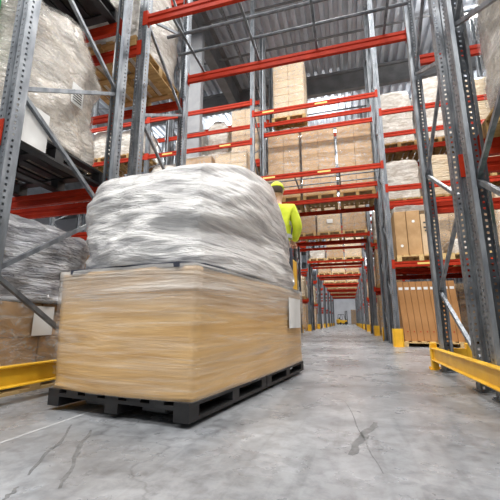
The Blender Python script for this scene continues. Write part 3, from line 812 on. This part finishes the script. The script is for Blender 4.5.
# local: faces +y, feet at origin
bp = [(0, 0, .95, .14), (0, .01, 1.15, .13), (0, 0, 1.35, (.15, .12)), (0, 0, 1.48, .07), (0, .02, 1.56, .055), (0, .03, 1.66, .085), (0, .03, 1.74, .08),
      (-.19, 0, 1.43, .06), (-.24, .06, 1.18, .045), (-.14, .26, 1.03, .035), (-.12, .31, 1.01, .03),
      (.19, 0, 1.43, .06), (.24, .06, 1.18, .045), (.14, .26, 1.03, .035), (.12, .31, 1.01, .03),
      (-.10, 0, .88, .10), (-.11, .02, .50, .065), (-.11, 0, .10, .045), (-.11, .12, .035, .035),
      (.10, 0, .88, .10), (.11, .02, .50, .065), (.11, 0, .10, .045), (.11, .12, .035, .035)]
be = [(0, 1), (1, 2), (2, 3), (3, 4), (4, 5), (5, 6), (2, 7), (7, 8), (8, 9), (9, 10), (2, 11), (11, 12), (12, 13), (13, 14), (0, 15), (15, 16), (16, 17), (17, 18), (0, 19), (19, 20), (20, 21), (21, 22)]
skin_chain('body', bp, be, 'skin', 0, 2, d)
# head details
mb = MB(); mb.add(*ell(0, .02, 1.70, .078, .098, .118)); mb.add(*ell(0, .122, 1.685, .012, .02, .022, 8, 6))
for sx in (-1, 1): mb.add(*ell(sx * .08, .015, 1.69, .01, .022, .032, 8, 6))
mb.add(*ell(0, .108, 1.635, .026, .012, .008, 8, 6)); hd = put('head', mb.mesh('head', 'skin', True), d)
mb = MB()
for sx in (-1, 1): mb.add(*ell(sx * .032, .106, 1.715, .012, .01, .009, 8, 6))
put('eyes', mb.mesh('eyes', 'ink', True), hd)
mb = MB(); mb.add(*ell(0, -.002, 1.715, .088, .105, .118, fn=lambda p: [p[0], min(p[1], .085), max(p[2], 1.66)])); put('hair', mb.mesh('hair', 'hair', True), d)
mb = MB(); mb.add(*ell(0, .01, 1.735, .096, .115, .105, fn=lambda p: [p[0], p[1], max(p[2], 1.745)])); mb.add(*ell(0, .11, 1.75, .07, .06, .008)); put('helmet', mb.mesh('helmet', 'hivis', True), d)
# hands with five fingers closed round the handle (handle at y .34, z .98)
for sx in (-1, 1):
    pts = [(sx * .125, .30, 1.01, .026), (sx * .12, .335, 1.012, .024)]; ed = [(0, 1)]
    for q, (dx, ln) in enumerate(((-.03, .9), (-.01, 1.0), (.010, .95), (.03, .8))):
        b = len(pts); x = sx * .12 + dx
        pts += [(x, .350, 1.012, .0095), (x, .372 * 1.0, .995, .009), (x, .366, .968, .0085), (x, .346, .955, .008)]
        ed += [(1, b), (b, b + 1), (b + 1, b + 2), (b + 2, b + 3)]
    b = len(pts); pts += [(sx * .085, .315, .995, .011), (sx * .078, .335, .965, .010), (sx * .085, .352, .95, .009)]; ed += [(0, b), (b, b + 1), (b + 1, b + 2)]
    skin_chain('hand', pts, ed, 'skin', 0, 1, d)
jk = [(0, 0, .86, (.19, .15)), (0, .01, 1.10, (.18, .14)), (0, 0, 1.34, (.20, .15)), (0, 0, 1.46, .11), (0, .01, 1.51, .085),
      (-.21, 0, 1.42, .085), (-.27, .05, 1.17, .068), (-.16, .24, 1.04, .05),
      (.21, 0, 1.42, .085), (.27, .05, 1.17, .068), (.16, .24, 1.04, .05)]
je = [(0, 1), (1, 2), (2, 3), (3, 4), (2, 5), (5, 6), (6, 7), (2, 8), (8, 9), (9, 10)]
skin_chain('jacket', jk, je, 'hivis', 0, 2, d)
for zz in (1.02, 1.20):
    mb = MB(); n = 28; vs = []
    for q in range(n):
        a = 2 * PI * q / n; c, s = math.cos(a), math.sin(a); vs += [(.196 * c, .01 + .158 * s, zz), (.196 * c, .01 + .158 * s, zz + .05), (.185 * c, .01 + .147 * s, zz + .05), (.185 * c, .01 + .147 * s, zz)]
    fs = []
    for q in range(n):
        r_ = (q + 1) % n
        for e_ in range(4): fs.append((4 * q + e_, 4 * r_ + e_, 4 * r_ + (e_ + 1) % 4, 4 * q + (e_ + 1) % 4))
    mb.add(vs, fs); put('reflective_band', mb.mesh('reflective_band', 'reflect'), d)
skin_chain('trousers', [(0, 0, .95, (.155, .135)), (-.10, 0, .84, .115), (-.11, .02, .50, .085), (-.11, 0, .12, .075), (.10, 0, .84, .115), (.11, .02, .50, .085), (.11, 0, .12, .075)], [(0, 1), (1, 2), (2, 3), (0, 4), (4, 5), (5, 6)], 'trouser', 0, 2, d)
for sx in (-1, 1):
    mb = MB(); mb.box(sx * .11 - .05, sx * .11 + .05, -.08, .19, 0, .09, .03); put('boot', mb.mesh('boot', 'tyre'), d)

# ---------------------------------------------------------------- floor marks
def streak(pts, w, name, label):
    mb = MB(); vs = []; n = len(pts)
    for q, (x, y) in enumerate(pts):
        a = Vector(pts[max(0, q - 1)]); b = Vector(pts[min(n - 1, q + 1)]); dd = (b - a).normalized(); nn = Vector((-dd.y, dd.x))
        ww = w * (.5 + .5 * math.sin(PI * (q + .3) / (n - .4))) * random.uniform(.6, 1.2)
        for s_ in (-1, 1):
            for zz in (.0002, .0010): vs.append((x + nn.x * ww * s_ / 2, y + nn.y * ww * s_ / 2, zz))
    fs = []
    for q in range(n - 1):
        b = 4 * q; fs += [(b + 1, b + 3, b + 7, b + 5), (b, b + 4, b + 6, b + 2), (b, b + 1, b + 5, b + 4), (b + 2, b + 6, b + 7, b + 3)]
    mb.add(vs, fs)
    return tag(put(name, mb.mesh(name, 'scuff')), label, 'floor mark')
FPX, HY = 323.0, 323.0
GP = {}
def line(p0, p1, wob=.01, n=14):
    a = Vector(p0); b = Vector(p1); out = []
    nn = Vector((-(b - a).y, (b - a).x)).normalized()
    for q in range(n + 1):
        f = q / n; out.append(tuple(a.lerp(b, f) + nn * noise.noise(Vector((a.x * 9 + f * 4, a.y, 0))) * wob))
    return out
MARKS = [((.10, 2.20), (-.04, 1.66), .055, 'short dark rubber scuff on the open floor in front of the passage'),
         ((-1.34, 1.64), (-.975, 1.08), .022, 'long dark wavering crack in the floor at lower left, nearer of the pair'),
         ((-1.49, 1.70), (-1.17, 1.13), .018, 'dark wavering crack in the floor at lower left, further of the pair'),
         ((-1.08, .97), (-1.12, 1.05), .015, 'short dark scuff near the bottom left corner'),
         ((-.07, 2.74), (.076, 1.50), .006, 'thin straight scratch crossing the dark scuff on the open floor')]
for a, b, w_, lb in MARKS: streak(line(a, b, .03), w_, 'floor_scuff', lb)

# ---------------------------------------------------------------- lamps
def lamp(x, y, e, label):
    t = thing('ceiling_lamp', label, 'lamp', (x, y, 11.05), 0, 'strip lamps under the roof')
    if 'lh' not in BR:
        mb = MB(); mb.box(-.9, .9, -.16, .16, 0, .10, .02); mb.bar((-.7, 0, .1), (-.7, 0, 1.45), .02); mb.bar((.7, 0, .1), (.7, 0, 1.45), .02); BR['lh'] = mb.mesh('housing', 'galv')
        mb = MB(); mb.box(-.88, .88, -.14, .14, -.012, .0); BR['ld'] = mb.mesh('diffuser', 'lamp')
    put('housing', BR['lh'], t); put('diffuser', BR['ld'], t)
    u = bpy.data.lights.new('added_roof_fill', 'AREA'); u.shape = 'RECTANGLE'; u.size = 1.6; u.size_y = .25; u.energy = e * .28; u.color = (1, .985, .97)  # unseen upward fill above the housing, added to brighten the roof deck
    uo = bpy.data.objects.new('added_roof_fill', u); C.objects.link(uo); uo.parent = t; uo.location = (0, 0, .13); uo.rotation_euler = (PI, 0, 0)
    l = bpy.data.lights.new('lamp_light', 'AREA'); l.shape = 'RECTANGLE'; l.size = 1.7; l.size_y = .26; l.energy = e; l.color = (1, .975, .94)
    lo = bpy.data.objects.new('lamp_light', l); C.objects.link(lo); lo.parent = t; lo.location = (0, 0, -.03)
wl = ['far left', 'left', 'centre', 'right', 'far right']
for r_, (yy, xs) in enumerate(((-5.5, (-8, -2, 4, 10)), (.0, (-5.0, -1.0, 3.0)), (6.4, (-11, -5.6, 0, 4.6, 9)), (11.85, (4.86, -12.5)), (13.3, (10,)), (18.25, (-6.7, -12.1, -.7, 5.3)), (25, (-6.9, -.7, 5.3)), (32.2, (-6.9, -.7, 5.3)), (41, (-4, 2.5)), (50, (-.7,)), (59, (-.7,)), (70, (-5, -.7, 4)), (81, (-6, 0, 6)))):
    for c_, xx in enumerate(xs):
        lamp(xx, yy, 1000 if yy > -3 else 900, 'bright roof strip lamp %s, number %s from left' % (['behind the viewer', 'right above the viewer', 'over the aisle before the second rack row', 'just beyond the second rack row', 'before the third rack row', 'just beyond the third rack row', 'just beyond the fourth rack row', 'just beyond the fifth rack row', 'just beyond the sixth rack row', 'over the eighth rack row', 'just beyond the ninth rack row', 'near the distant forklift', 'by the far wall'][r_], ['one', 'two', 'three', 'four', 'five'][sorted(xs).index(xx)]))

# ---------------------------------------------------------------- world, camera
w = bpy.data.worlds.new('World'); bpy.context.scene.world = w; w.use_nodes = True
bgn = w.node_tree.nodes['Background']; bgn.inputs[0].default_value = (.93, .96, 1, 1); bgn.inputs[1].default_value = .75
cam = bpy.data.cameras.new('camera'); cam.sensor_width = 36; cam.sensor_fit = 'HORIZONTAL'; cam.lens = 36 * 345 / 500; cam.clip_start = .05; cam.clip_end = 300
co = bpy.data.objects.new('camera', cam); C.objects.link(co)
pitch = math.atan(72 / 345); yaw = math.atan(100 / math.hypot(345, 72))
co.location = (0, 0, .55); co.rotation_euler = (PI / 2 + pitch, 0, yaw)
sc = bpy.context.scene; sc.camera = co
sc.view_settings.view_transform = 'Standard'; sc.view_settings.look = 'None'; sc.view_settings.gamma = 1; sc.view_settings.exposure = -1.12
sc.view_settings.use_curve_mapping = False
sc.cycles.max_bounces = 6; sc.cycles.transparent_max_bounces = 12
